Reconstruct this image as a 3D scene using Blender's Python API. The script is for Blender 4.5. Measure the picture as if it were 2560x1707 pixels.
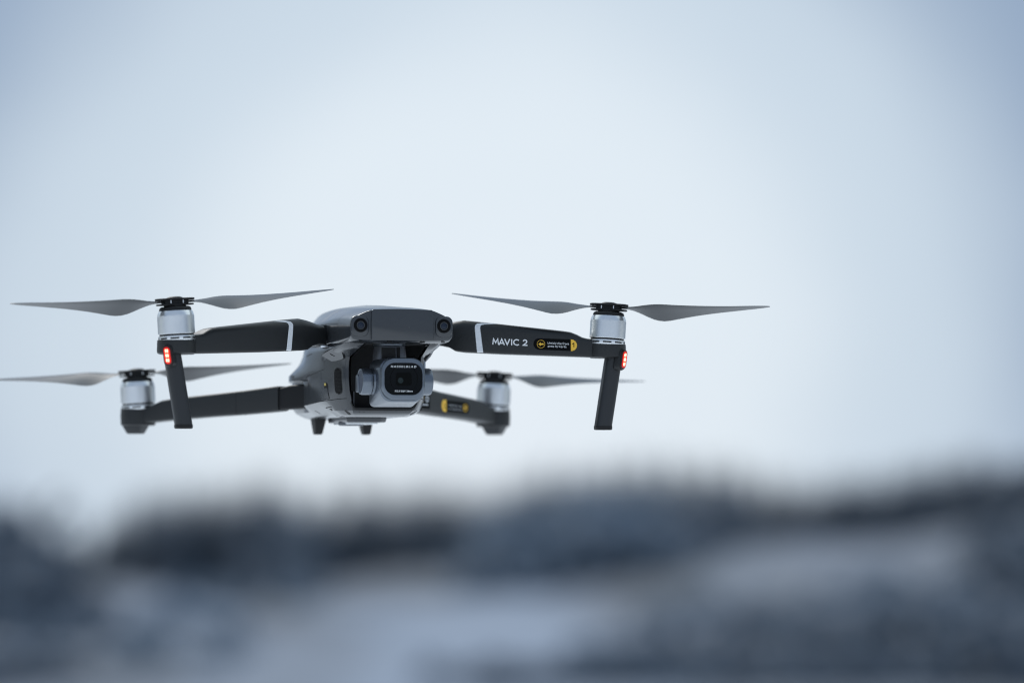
import bpy, bmesh, math, random
from math import sin, cos, pi, radians
from mathutils import Vector, Matrix
from mathutils.bvhtree import BVHTree

random.seed(7)
for o in list(bpy.data.objects):
    bpy.data.objects.remove(o)
SC = bpy.context.scene
COL = SC.collection

# ------------------------------------------------------------------ camera
PITCH = radians(4.0)
CAM_Z = 1.6
cd = bpy.data.cameras.new("camera")
cam = bpy.data.objects.new("camera", cd)
COL.objects.link(cam)
cd.sensor_width = 36.0
cd.lens = 135.0
cd.clip_start = 0.05
cd.clip_end = 20000.0
cam.location = (0, 0, CAM_Z)
cam.rotation_euler = (pi / 2 + PITCH, 0, 0)
cd.dof.use_dof = True
cd.dof.focus_distance = 2.578
cd.dof.aperture_fstop = 3.6
SC.camera = cam

# ------------------------------------------------------------------ sky
SUN_EL, SUN_AZ = radians(42), radians(-28)      # azimuth from the view direction (+y), positive to the right
w = bpy.data.worlds.new("World")
SC.world = w
w.use_nodes = True
nt = w.node_tree
nt.nodes.clear()
N = nt.nodes.new
L = nt.links.new
out = N("ShaderNodeOutputWorld")
bg = N("ShaderNodeBackground")
bg.inputs[1].default_value = 0.1
sky = N("ShaderNodeTexSky")
sky.sky_type = 'NISHITA'
sky.sun_disc = False
sky.sun_elevation = SUN_EL
sky.sun_rotation = SUN_AZ
sky.air_density = 1.5
sky.dust_density = 2.0
tc = N("ShaderNodeTexCoord")
# an overcast layer: lens corner falloff put into the sky, bright ahead and dimmer round it
bright = Vector((sin(radians(-0.3)) * cos(radians(3.6)), cos(radians(3.6)), sin(radians(3.6)))).normalized()
dot = N("ShaderNodeVectorMath"); dot.operation = 'DOT_PRODUCT'
nrm = N("ShaderNodeVectorMath"); nrm.operation = 'NORMALIZE'
L(tc.outputs['Generated'], nrm.inputs[0])
L(nrm.outputs[0], dot.inputs[0])
dot.inputs[1].default_value = bright
ac = N("ShaderNodeMath"); ac.operation = 'ARCCOSINE'; ac.use_clamp = False
cl = N("ShaderNodeMath"); cl.operation = 'MINIMUM'; cl.inputs[1].default_value = 0.9999999
L(dot.outputs['Value'], cl.inputs[0]); L(cl.outputs[0], ac.inputs[0])
nz = N("ShaderNodeTexNoise"); nz.inputs['Scale'].default_value = 11.0; nz.inputs['Detail'].default_value = 2.0
L(nrm.outputs[0], nz.inputs['Vector'])
nzs = N("ShaderNodeMath"); nzs.operation = 'MULTIPLY_ADD'; nzs.inputs[1].default_value = 0.035; nzs.inputs[2].default_value = -0.0175
L(nz.outputs[0], nzs.inputs[0])
add = N("ShaderNodeMath"); add.operation = 'ADD'
L(ac.outputs[0], add.inputs[0]); L(nzs.outputs[0], add.inputs[1])
dv = N("ShaderNodeMath"); dv.operation = 'DIVIDE'; dv.inputs[1].default_value = pi
L(add.outputs[0], dv.inputs[0])
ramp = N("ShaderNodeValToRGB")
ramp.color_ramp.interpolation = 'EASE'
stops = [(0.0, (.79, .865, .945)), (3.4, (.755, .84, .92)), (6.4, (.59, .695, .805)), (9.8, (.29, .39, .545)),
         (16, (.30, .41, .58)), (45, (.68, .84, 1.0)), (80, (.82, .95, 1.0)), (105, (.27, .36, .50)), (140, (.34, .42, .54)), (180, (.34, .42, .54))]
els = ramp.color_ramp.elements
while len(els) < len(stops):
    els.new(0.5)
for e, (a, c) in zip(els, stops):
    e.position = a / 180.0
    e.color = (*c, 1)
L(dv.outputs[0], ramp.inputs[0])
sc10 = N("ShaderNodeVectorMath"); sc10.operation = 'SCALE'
# side horizons darkened out of view, to dim the reflections in the body
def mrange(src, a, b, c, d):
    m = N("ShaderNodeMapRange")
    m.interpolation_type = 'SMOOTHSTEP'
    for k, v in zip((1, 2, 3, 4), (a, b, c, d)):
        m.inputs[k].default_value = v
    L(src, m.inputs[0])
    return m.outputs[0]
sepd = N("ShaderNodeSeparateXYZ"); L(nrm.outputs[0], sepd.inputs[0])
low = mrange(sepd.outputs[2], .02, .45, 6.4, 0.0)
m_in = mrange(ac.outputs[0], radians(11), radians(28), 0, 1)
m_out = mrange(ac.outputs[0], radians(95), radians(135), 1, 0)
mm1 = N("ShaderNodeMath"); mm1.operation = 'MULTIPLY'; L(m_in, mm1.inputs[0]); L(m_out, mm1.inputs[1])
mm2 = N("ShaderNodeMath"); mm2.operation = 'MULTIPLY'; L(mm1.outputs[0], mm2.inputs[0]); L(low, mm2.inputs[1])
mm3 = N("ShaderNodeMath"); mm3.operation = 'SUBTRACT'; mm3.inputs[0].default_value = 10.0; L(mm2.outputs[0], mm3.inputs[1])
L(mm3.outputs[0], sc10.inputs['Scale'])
L(ramp.outputs[0], sc10.inputs[0])
mix = N("ShaderNodeMix"); mix.data_type = 'RGBA'
mix.inputs['Factor'].default_value = 0.97
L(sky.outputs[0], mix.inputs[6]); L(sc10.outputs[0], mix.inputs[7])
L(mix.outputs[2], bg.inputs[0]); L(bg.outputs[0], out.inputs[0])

sl = bpy.data.lights.new("sun", 'SUN')
sl.energy = 1.5
sl.angle = radians(25)
sl.color = (1.0, 0.97, 0.93)
sun = bpy.data.objects.new("sun", sl)
COL.objects.link(sun)
sdir = Vector((sin(SUN_AZ) * cos(SUN_EL), cos(SUN_AZ) * cos(SUN_EL), sin(SUN_EL)))
sun.rotation_euler = sdir.to_track_quat('Z', 'Y').to_euler()

SC.view_settings.view_transform = 'Standard'
SC.view_settings.look = 'None'
SC.view_settings.exposure = 0.0
SC.view_settings.gamma = 1.0

# ------------------------------------------------------------------ materials
def mat(name, color, rough=0.5, metal=0.0, coat=0.0, bump=0.0, scale=900.0, var=0.0, emit=None, estr=0.0, aniso=0.0, spec=0.5):
    m = bpy.data.materials.new(name)
    m.use_nodes = True
    t = m.node_tree
    b = t.nodes['Principled BSDF']
    b.inputs['Base Color'].default_value = (*color, 1)
    b.inputs['Roughness'].default_value = rough
    b.inputs['Metallic'].default_value = metal
    b.inputs['Coat Weight'].default_value = coat
    b.inputs['Coat Roughness'].default_value = .15
    b.inputs['Specular IOR Level'].default_value = spec
    if aniso:
        b.inputs['Anisotropic'].default_value = aniso
    if emit:
        b.inputs['Emission Color'].default_value = (*emit, 1)
        b.inputs['Emission Strength'].default_value = estr
    if bump or var:
        co = t.nodes.new("ShaderNodeTexCoord")
        n = t.nodes.new("ShaderNodeTexNoise")
        n.inputs['Scale'].default_value = scale
        n.inputs['Detail'].default_value = 3
        t.links.new(co.outputs['Object'], n.inputs['Vector'])
        if bump:
            bp = t.nodes.new("ShaderNodeBump")
            bp.inputs['Strength'].default_value = bump
            bp.inputs['Distance'].default_value = 0.0003
            t.links.new(n.outputs[0], bp.inputs['Height'])
            t.links.new(bp.outputs[0], b.inputs['Normal'])
        if var:
            n2 = t.nodes.new("ShaderNodeTexNoise")
            n2.inputs['Scale'].default_value = 38
            n2.inputs['Detail'].default_value = 5
            t.links.new(co.outputs['Object'], n2.inputs['Vector'])
            mr = t.nodes.new("ShaderNodeMapRange")
            mr.inputs[1].default_value = 0.3
            mr.inputs[2].default_value = 0.7
            mr.inputs[3].default_value = rough - var
            mr.inputs[4].default_value = rough + var
            t.links.new(n2.outputs[0], mr.inputs[0])
            t.links.new(mr.outputs[0], b.inputs['Roughness'])
    return m

M_BODY = mat("body_plastic", (.033, .037, .043), .23, spec=.6, coat=.45, bump=.05, scale=1900, var=.05)
M_ARM = mat("arm_plastic", (.0155, .017, .018), .44, bump=.2, scale=2200, var=.05)
M_LEG = mat("leg_plastic", (.022, .024, .027), .38, bump=.15, scale=2200, var=.05)
M_BLACK = mat("black_plastic", (.010, .010, .011), .5, spec=.3)
M_PIT = mat("sensor_black", (.004, .004, .0045), .55, spec=.1)
M_DARK = mat("bay_plastic", (.018, .019, .020), .6)
M_SEAM = mat("seam_shadow_gap", (.012, .012, .013), .9)
M_SILVER = mat("silver_aluminium", (.86, .88, .90), .31, metal=.95, bump=.05, scale=3000, var=.05)
M_GREYMET = mat("grey_anodised_metal", (.19, .215, .25), .28, metal=.85, bump=.06, scale=3000, var=.05)
M_DISC = mat("blue_grey_disc", (.085, .10, .135), .35, metal=.3)
M_GREYDARK = mat("dark_anodised_metal", (.16, .17, .19), .42, metal=.6, bump=.06, scale=3000)
M_GLASS = mat("lens_glass", (.004, .005, .006), .12, spec=.2)
M_LENSDARK = mat("lens_barrel", (.0015, .002, .002), .4, spec=.1)
M_LENSGRN = mat("lens_coating", (.006, .016, .016), .2, spec=.4)
M_VISION = mat("vision_lens", (.016, .025, .045), .30, spec=.3)
M_VISRING = mat("vision_ring", (.04, .043, .047), .5)
M_WHITE = mat("white_print", (.95, .955, .96), .5)
M_STRIPE = mat("reflective_stripe", (.86, .88, .91), .35, bump=.5, scale=2500)
M_YELLOW = mat("yellow_print", (.95, .56, .055), .5)
M_GOLD = mat("gold_contact", (.75, .58, .16), .3, metal=.6)
M_LABEL = mat("label_black", (.003, .0035, .004), .6, spec=.08)
M_BLADE = mat("propeller_plastic", (.038, .041, .045), .30, bump=.04, scale=600)
M_RED = mat("red_led_lens", (.6, .01, .005), .25, emit=(1, .012, .006), estr=.35)
M_GLOW = mat("red_led_glow", (.8, .03, .01), .3, emit=(1, .035, .018), estr=1.7)
M_HOT = mat("red_led_chip", (1, .3, .2), .3, emit=(1, .33, .22), estr=4.0)
M_WHITEPART = mat("white_chip_print", (.5, .52, .55), .5)

# ------------------------------------------------------------------ mesh helpers (drone coordinates in millimetres)
S = 0.001

def finish(name, bm, m, parent=None, bevel=0.0, seg=2, ang=30, smooth=40, matrix=None):
    bmesh.ops.remove_doubles(bm, verts=bm.verts, dist=1e-4)
    bmesh.ops.recalc_face_normals(bm, faces=bm.faces)
    if bevel:
        bm.normal_update()
        es = [e for e in bm.edges if len(e.link_faces) == 2 and e.calc_face_angle(0) > radians(ang)]
        if es:
            bmesh.ops.bevel(bm, geom=es, offset=bevel, offset_type='OFFSET', segments=seg, profile=.5, affect='EDGES', clamp_overlap=True)
    if matrix is not None:
        bm.transform(matrix)
        if matrix.to_3x3().determinant() < 0:
            bmesh.ops.reverse_faces(bm, faces=bm.faces)
    bm.transform(Matrix.Scale(S, 4))
    me = bpy.data.meshes.new(name)
    bm.to_mesh(me)
    bm.free()
    me.materials.append(m)
    for p in me.polygons:
        p.use_smooth = True
    me.set_sharp_from_angle(angle=radians(smooth))
    o = bpy.data.objects.new(name, me)
    COL.objects.link(o)
    if parent:
        o.parent = parent
    return o

def loft(bm, rows, closed=True, cap0=True, cap1=True):
    vs = [[bm.verts.new(p) for p in r] for r in rows]
    n = len(rows[0])
    for a, b in zip(vs[:-1], vs[1:]):
        for i in range(n if closed else n - 1):
            j = (i + 1) % n
            bm.faces.new((a[i], a[j], b[j], b[i]))
    if cap0:
        bm.faces.new(list(reversed(vs[0])))
    if cap1:
        bm.faces.new(vs[-1])
    return vs

def box(bm, x0, x1, y0, y1, z0, z1):
    loft(bm, [[(x0, y0, z), (x1, y0, z), (x1, y1, z), (x0, y1, z)] for z in (z0, z1)])

def rrect(hw, hh, r, n=6):
    r = min(r, hw - 1e-3, hh - 1e-3)
    pts = []
    for cx, cy, a0 in ((hw - r, hh - r, 0), (-hw + r, hh - r, 90), (-hw + r, -hh + r, 180), (hw - r, -hh + r, 270)):
        for k in range(n + 1):
            a = radians(a0 + 90 * k / n)
            pts.append((cx + r * cos(a), cy + r * sin(a)))
    return pts

def lathe(bm, prof, n=48, axis='Z', c=(0, 0, 0), caps=True):
    rows = []
    for r, z in prof:
        ring = []
        for k in range(n):
            a = 2 * pi * k / n
            p = (r * cos(a), r * sin(a), z) if axis == 'Z' else ((z, r * cos(a), r * sin(a)) if axis == 'X' else (r * cos(a), z, r * sin(a)))
            ring.append((p[0] + c[0], p[1] + c[1], p[2] + c[2]))
        rows.append(ring)
    loft(bm, rows, cap0=caps, cap1=caps)

def chaikin(pts, it=2, q=.16):
    for _ in range(it):
        o = [pts[0]]
        for a, b in zip(pts[:-1], pts[1:]):
            o.append(tuple(a[i] + (b[i] - a[i]) * q for i in range(len(a))))
            o.append(tuple(b[i] + (a[i] - b[i]) * q for i in range(len(a))))
        o.append(pts[-1])
        pts = o
    return pts

def cr(p0, p1, p2, p3, t):
    return tuple(.5 * (2 * b + (c - a) * t + (2 * a - 5 * b + 4 * c - d) * t * t + (3 * b - a - 3 * c + d) * t ** 3) for a, b, c, d in zip(p0, p1, p2, p3))

def spline_rows(rows, k=3):
    o = []
    n = len(rows)
    for i in range(n - 1):
        a, b, c, d = rows[max(0, i - 1)], rows[i], rows[i + 1], rows[min(n - 1, i + 2)]
        for j in range(k):
            o.append([cr(a[m], b[m], c[m], d[m], j / k) for m in range(len(b))])
    o.append(rows[-1])
    return o

def bvh_of(o):
    me = o.data
    return BVHTree.FromPolygons([v.co / S for v in me.vertices], [tuple(p.vertices) for p in me.polygons])

def ribbon(name, lefts, rights, m, parent, place, bvh=None, ndir=None, off=.18, across=3, sub=6):
    """A thin printed band between two edge lines; place maps (u, v) to drone space, then it is laid on the surface."""
    def samp(l, k):
        o = []
        for a, b in zip(l[:-1], l[1:]):
            for i in range(k):
                o.append((a[0] + (b[0] - a[0]) * i / k, a[1] + (b[1] - a[1]) * i / k))
        o.append(l[-1])
        return o
    A, B = samp(lefts, sub), samp(rights, sub)
    bm = bmesh.new()
    rows = []
    for a, b in zip(A, B):
        row = []
        for k in range(across + 1):
            t = k / across
            p = Vector(place(a[0] + (b[0] - a[0]) * t, a[1] + (b[1] - a[1]) * t))
            if bvh:
                h = bvh.ray_cast(p - ndir * 60, ndir)
                if h[0] is not None:
                    nn = h[1] if h[1].dot(ndir) < 0 else -h[1]
                    p = h[0] + nn * (off if not isinstance(off, tuple) else off[0] + (off[1] - off[0]) * t)
            row.append(p)
        rows.append(row)
    loft(bm, rows, closed=False, cap0=False, cap1=False)
    o = finish(name, bm, m, parent)
    return o

def text_mesh(s, size, m, name, parent, place, spacing=1.0, bold=0.0, shear=0.0, width=None, align='LEFT'):
    cu = bpy.data.curves.new("lettering", 'FONT')
    cu.body = s
    cu.size = size
    cu.space_character = spacing
    cu.shear = shear
    cu.offset = bold
    cu.align_x = align
    cu.fill_mode = 'FRONT'
    cu.resolution_u = 6
    ob = bpy.data.objects.new("lettering", cu)
    COL.objects.link(ob)
    dg = bpy.context.evaluated_depsgraph_get()
    me = bpy.data.meshes.new_from_object(ob.evaluated_get(dg))
    bpy.data.objects.remove(ob)
    bm = bmesh.new()
    bm.from_mesh(me)
    bpy.data.meshes.remove(me)
    xs = [v.co.x for v in bm.verts]
    k = 1.0
    if width:
        k = width / (max(xs) - min(xs))
    x0 = min(xs) if align == 'LEFT' else .5 * (min(xs) + max(xs))
    for v in bm.verts:
        v.co = Vector(place((v.co.x - x0) * k, v.co.y))
    me = bpy.data.meshes.new(name)
    bm.transform(Matrix.Scale(S, 4))
    bm.to_mesh(me)
    bm.free()
    me.materials.append(m)
    o = bpy.data.objects.new(name, me)
    COL.objects.link(o)
    o.parent = parent
    return o

def plate(name, poly, m, parent, place, thick=.3, bevel=0.0):
    """A flat raised piece: polygon in (u, v), place(u, v, h) gives drone space."""
    bm = bmesh.new()
    loft(bm, [[place(u, v, h) for u, v in poly] for h in (0, thick)])
    return finish(name, bm, m, parent, bevel=bevel)

# ------------------------------------------------------------------ the drone
drone = bpy.data.objects.new("quadcopter", None)
COL.objects.link(drone)
drone.empty_display_size = .05
drone['label'] = "grey camera drone hovering in mid air, silver motors, red lights on its two front arms"
drone['category'] = "drone"
YAW, DP, DR = radians(16.81976), radians(-2.16893), radians(-0.07696)
ROT = Matrix.Rotation(DR, 4, 'Y') @ Matrix.Rotation(DP, 4, 'X') @ Matrix.Rotation(YAW, 4, 'Z')
T = Vector((-77.96729, 2572.14404, 3.49419)) * S
CAMROT = Matrix.Rotation(PITCH, 4, 'X')
drone.matrix_world = Matrix.Translation((0, 0, CAM_Z)) @ CAMROT @ Matrix.Translation(T) @ ROT

# ---- upper shell: half profiles along the body (x, z), front to rear
US = [
    (-16.5, [(0, 17.5), (20.6, 17.0), (28.8, 13.6), (33.6, 10.6), (35.0, 6.0), (35.0, -1.0), (32.4, -3.1), (0, -3.2)]),
    (-10.0, [(0, 18.4), (20.6, 17.8), (29.3, 14.2), (34.3, 11.0), (35.5, 6.6), (35.5, -1.8), (33.2, -4.9), (0, -5.0)]),
    (10.0, [(0, 20.3), (20.5, 19.4), (29.4, 15.8), (34.5, 12.2), (35.8, 8.6), (35.8, -2.4), (34.4, -5.1), (0, -5.2)]),
    (30.0, [(0, 21.8), (20.5, 20.4), (28.8, 16.6), (34.4, 12.8), (36, 9.6), (36, -3.0), (35.2, -4.6), (0, -4.6)]),
    (55.0, [(0, 23.2), (20.0, 21.4), (28.0, 16.6), (33.6, 12.6), (36, 10.0), (36, -3.4), (35.6, -4.6), (0, -4.6)]),
    (90.0, [(0, 24.6), (19.0, 22.2), (27.0, 16.4), (32.6, 12.2), (35.6, 9.4), (35.8, -3.4), (35.4, -4.6), (0, -4.6)]),
    (130.0, [(0, 24.0), (17.0, 21.6), (23.0, 15.8), (28.0, 11.6), (31.0, 9.0), (31.4, -3.4), (31, -4.6), (0, -4.6)]),
    (165.0, [(0, 21.5), (13.0, 19.4), (17.0, 14), (20.0, 10.6), (22.6, 8.0), (23, -3.4), (22.6, -4.6), (0, -4.6)]),
    (192.0, [(0, 15.0), (8.0, 14.0), (10.0, 10), (12.0, 7.6), (13.4, 5.6), (13.6, -3.0), (13.4, -4.6), (0, -4.6)]),
]
rows = []
for y, pr in US:
    h = chaikin(pr, 2, .17)
    full = [(-x, y, z) for x, z in h] + [(x, y, z) for x, z in reversed(h[:-1])][:-1]
    # start top centre -> left side -> bottom centre -> right side
    rows.append(full)
rows = spline_rows(rows, 3)
bm = bmesh.new()
loft(bm, rows)
upper = finish("upper_shell", bm, M_BODY, drone, bevel=.5, ang=55, smooth=45)
BV_UP = bvh_of(upper)

# front panel between the two forward sensors
pan = [(-21.2, 16.3), (-20.0, 17.0), (-10, 17.35), (0, 17.5), (10, 17.35), (20.0, 17.0), (21.2, 16.3), (21.5, 7), (21.3, -3.0), (20.6, -3.7), (-20.6, -3.7), (-21.3, -3.0), (-21.5, 7)]
bm = bmesh.new()
loft(bm, [[(x, -15.5, z) for x, z in pan], [(x, -18.3, z) for x, z in pan]])
finish("nose_panel", bm, M_BODY, upper, bevel=.7, seg=3)
for s in (-1, 1):
    bm = bmesh.new()
    rr = rrect(6.1, 7.0, 4.2, 6)
    loft(bm, [[(s * 29.0 + x * k, y, 5.9 + z * k) for x, z in rr] for y, k in ((-14, 1), (-16.4, 1), (-17.1, .95), (-17.3, .88))])
    pod = finish("sensor_housing", bm, M_BODY, upper, smooth=50)
    bm = bmesh.new()
    lathe(bm, [(4.7, -17.2), (4.7, -17.55), (4.3, -17.75), (2.9, -17.75), (2.75, -17.45), (.01, -17.45)], 40, 'Y', (s * 28.7, 0, 6.4), caps=False)
    vc = finish("forward_sensor", bm, M_PIT, upper)
    bm = bmesh.new()
    lathe(bm, [(2.85, -17.5), (2.75, -17.95), (2.25, -17.95), (2.2, -17.6)], 36, 'Y', (s * 28.7, 0, 6.4), caps=False)
    finish("sensor_ring", bm, M_VISRING, upper)
    bm = bmesh.new()
    lathe(bm, [(2.2, -17.6), (1.8, -17.8), (.9, -17.95), (.85, -17.8), (.01, -17.85)], 36, 'Y', (s * 28.7, 0, 6.4), caps=False)
    finish("sensor_lens", bm, M_VISION, upper)
# small dark slots under the nose lip
for x0, x1 in ((-29.5, -26.6), (-10, -6.5), (12.5, 16), (27.5, 30)):
    bm = bmesh.new()
    box(bm, x0, x1, -15.9, -14.6, -4.72, -4.0)
    finish("drain_slot", bm, M_SEAM, upper, bevel=.2)

def side_place(s):
    return lambda y, z: (s * 70.0, y, z)

def side_decal(name, edgeA, edgeB, m, parent, bvh, s, off=.12, across=2, sub=5):
    return ribbon(name, edgeA, edgeB, m, parent, lambda y, z: (s * 10.0, y, z), bvh, Vector((-s, 0, 0)), off, across, sub)

def seam(name, pts, wdt, parent, bvh, s, m=None, off=.08):
    A, B = [], []
    for i, p in enumerate(pts):
        a = pts[max(0, i - 1)]; b = pts[min(len(pts) - 1, i + 1)]
        d = Vector((b[0] - a[0], b[1] - a[1])).normalized()
        n = Vector((-d.y, d.x)) * wdt * .5
        A.append((p[0] + n.x, p[1] + n.y)); B.append((p[0] - n.x, p[1] - n.y))
    return side_decal(name, A, B, m or M_SEAM, parent, bvh, s, off, 1, 8)

for s in (-1, 1):
    seam("panel_seam", [(15.5, 14.5), (16.5, 9), (16.5, -1.8), (13.5, -3.6)], .28, upper, BV_UP, s)
    seam("panel_seam", [(17, 8.4), (51, 9.6)], .25, upper, BV_UP, s)

# ---- lower shell: plan outlines at several heights, front edge first (x, y)
LV = [
    (-4.6, [(22.6, -6), (29.5, -4.5), (34.3, 6), (36, 22), (36, 45), (36, 75), (35.6, 98), (31.6, 128), (23, 165), (13, 194), (0, 196)]),
    (-9.0, [(23.8, 11), (28.6, 12.5), (32.6, 21), (35.4, 34), (36.4, 50), (37, 78), (36.2, 104), (31.8, 128), (24, 165), (14, 194), (0, 196)]),
    (-13.3, [(25, 26), (27.8, 28), (31.3, 37), (34.4, 48), (36.6, 60), (37.6, 82), (36.6, 106), (32.6, 128), (26, 165), (17, 194), (0, 196)]),
    (-16.5, [(25.2, 27.6), (28, 29.6), (31.4, 38), (34.6, 49), (36.9, 61), (38, 84), (37.6, 106), (35, 130), (28, 165), (19, 194), (0, 196)]),
    (-20.0, [(25.3, 28), (28, 30), (31.5, 38), (34.8, 50), (37.2, 62), (38.5, 85), (39.4, 106), (38.4, 132), (31, 165), (22, 194), (0, 196)]),
    (-23.0, [(25.3, 28), (28, 30), (31.5, 38), (34.8, 50), (37.2, 62), (38.6, 85), (40.6, 106), (41.6, 131), (34, 165), (23, 194), (0, 196)]),
    (-27.0, [(25.3, 28), (28, 30), (31.5, 38), (34.8, 50), (37.2, 62), (38.6, 85), (40.6, 106), (42.2, 130), (34, 165), (23, 194), (0, 196)]),
    (-27.8, [(25.3, 28), (28, 30), (31.5, 38), (34.8, 50), (37.2, 62), (38.6, 85), (38.6, 105), (32.4, 108), (32, 165), (23, 194), (0, 196)]),
    (-36.0, [(24.6, 28.2), (27.4, 30.2), (31, 38.2), (34.6, 50), (37.1, 62), (38.5, 85), (38.6, 105), (32.4, 108), (32, 165), (23, 194), (0, 196)]),
    (-42.6, [(23.4, 29), (26, 31), (30.2, 39), (34.2, 51), (36.8, 63), (38.2, 85), (38.4, 105), (32.4, 108), (32, 165), (23, 194), (0, 196)]),
    (-49.0, [(21.2, 33), (23.6, 35), (27.0, 41), (30.0, 47), (29.2, 57), (30.4, 86), (31.4, 105), (31, 128), (29, 165), (20, 192), (0, 194)]),
    (-51.6, [(19.2, 38), (21.4, 40), (24.6, 44), (26.2, 49), (24.4, 58), (25.6, 86), (27.4, 105), (27, 128), (24, 161), (17, 187), (0, 190)]),
    (-53.0, [(16.8, 43), (18.8, 44.6), (21.0, 47.5), (21.6, 51), (19.8, 59), (20.6, 86), (23, 105), (23, 128), (20, 157), (13, 182), (0, 185)]),
]
bm = bmesh.new()
vr = []
for z, pr in LV:
    h = chaikin(pr, 2, .2)
    k = .05 if -45 < z < -40 else 0.0
    row = [(-x, y, z - k * max(-40, min(45, y - 60))) for x, y in h] + [(x, y, z - k * max(-40, min(45, y - 60))) for x, y in reversed(h[:-1])]
    vr.append([bm.verts.new(p) for p in row])
n = len(vr[0])
for a, b in zip(vr[:-1], vr[1:]):
    for i in range(n - 1):
        bm.faces.new((a[i], a[i + 1], b[i + 1], b[i]))
for i in range(len(LV) - 3, len(LV) - 1):      # chin
    bm.faces.new((vr[i][n - 1], vr[i][0], vr[i + 1][0], vr[i + 1][n - 1]))
bm.faces.new(vr[-1])
lower = finish("lower_shell", bm, M_BODY, drone, smooth=27)
me = lower.data
# outward normals on the open shell
avg = sum((p.normal.x * p.center.x for p in me.polygons), 0.0)
if avg < 0:
    me.flip_normals()
BV_LO = bvh_of(lower)
sol = lower.modifiers.new("thickness", 'SOLIDIFY')
sol.thickness = 1.3 * S
sol.offset = -1

# dark bay behind the gimbal
bm = bmesh.new()
rws = []
for z, x, y in ((-5.2, 20.8, -3), (-9, 22.2, 12), (-13.3, 23.2, 27.2), (-20, 23.6, 28.8), (-36, 23, 29), (-43, 21.8, 30), (-47.6, 19.5, 33)):
    rws.append([(-x, y, z), (-min(x, 21), 56, z), (min(x, 21), 56, z), (x, y, z)])
loft(bm, rws, closed=False, cap0=True, cap1=True)
bay = finish("gimbal_bay", bm, M_DARK, drone)
# lip along the chin
bm = bmesh.new()
lp = [(-23.2, 29.2, -43.4), (-21.6, 30.4, -46.6), (-19.6, 31.6, -48.0), (-10, 31.8, -48.2), (10, 31.8, -48.2), (19.6, 31.6, -48.0), (21.6, 30.4, -46.6), (23.2, 29.2, -43.4)]
loft(bm, [[(x, y + dy, z + dz) for dy, dz in ((0, -1.05), (0, 1.05), (7, 1.05), (7, -1.05))] for x, y, z in lp])
finish("bay_lip", bm, M_DARK, bay, bevel=.25)
for x in (-22.2, 22.2):
    bm = bmesh.new()
    box(bm, x - .3, x + .3, 36, 38, -44, -12)
    finish("bay_rib", bm, M_BLACK, bay)
bm = bmesh.new()
box(bm, -17.5, -16.5, 46, 50, -46, -36)
finish("bay_rib", bm, M_GREYDARK, bay)

# ---- belly block, lamp plate and the two belly feet
bm = bmesh.new()
pr = [(-14.5, 76), (-9, 72), (9, 72), (14.5, 76), (15, 128), (10, 134), (-10, 134), (-15, 128)]
loft(bm, [[(x, y, -52.4) for x, y in pr], [(x * .96, 76 + (y - 76) * .97 + 1, -56.4) for x, y in pr]])
belly = finish("belly_block", bm, M_BODY, lower, bevel=1.2, seg=3)
bm = bmesh.new()
box(bm, -12, 10, 84, 122, -57.4, -56.2)
finish("lamp_plate", bm, M_SILVER, lower, bevel=.5)
bm = bmesh.new()
lathe(bm, [(9, -56.0), (9, -57.8), (8, -58.4), (.01, -58.5)], 36, 'Z', (-6, 96, 0), caps=False)
finish("downward_lamp", bm, M_GREYDARK, lower)
for s in (-1, 1):
    bm = bmesh.new()
    rws = []
    for z, hw, hl, dx in ((-50, 4.4, 8.0, 0), (-54, 4.0, 7.4, .1), (-63, 2.7, 4.6, .5), (-63.9, 2.1, 3.8, .5)):
        rws.append([(s * (17.0 + dx) + x, 145.5 + y, z) for x, y in rrect(hw, hl, 1.4, 3)])
    loft(bm, rws)
    finish("belly_foot", bm, M_BLACK, lower, smooth=45)

HATCH = [(-37.2, 51.0, -10.6), (-36.9, 46.0, -9.4), (-35.6, 31.5, -7.4), (-34.4, 28.0, -7.5), (-31.8, 22.5, -9.4), (-27.6, 27.4, -12.8), (-28.2, 30.2, -13.6), (-32.6, 42.0, -16.2), (-33.6, 44.0, -15.9)]
WINDOW = [(-32.2, 63.0, -47.0), (-31.4, 51.0, -46.2), (-24.9, 47.8, -51.4), (-24.6, 62.6, -52.2)]

def planar(name, pts, m, parent, s, h, grow, ref=None):
    """A flat insert let into the shell: the outline is flattened to the plane of ref and stands h proud of it."""
    R = [Vector(p) for p in (ref or pts)]
    c = sum(R, Vector()) / len(R)
    nn = Vector()
    for a, b_ in zip(R, R[1:] + R[:1]):
        nn += (a - c).cross(b_ - c)
    nn.normalize()
    if nn.x > 0:
        nn = -nn
    P = [Vector(p) for p in pts]
    c2 = sum(P, Vector()) / len(P)
    P = [c2 + (p - c2) * grow for p in P]
    P = [p - nn * (p - c).dot(nn) for p in P]
    top = .35 * max((Vector(q) - c).dot(nn) for q in (ref or pts))
    bm = bmesh.new()
    loft(bm, [[mir(p + nn * k, s) for p in P] for k in (-2.5, top + h)])
    return finish(name, bm, m, parent)

def mir(v, s):
    return (v[0] if s < 0 else -v[0], v[1], v[2])

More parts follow.
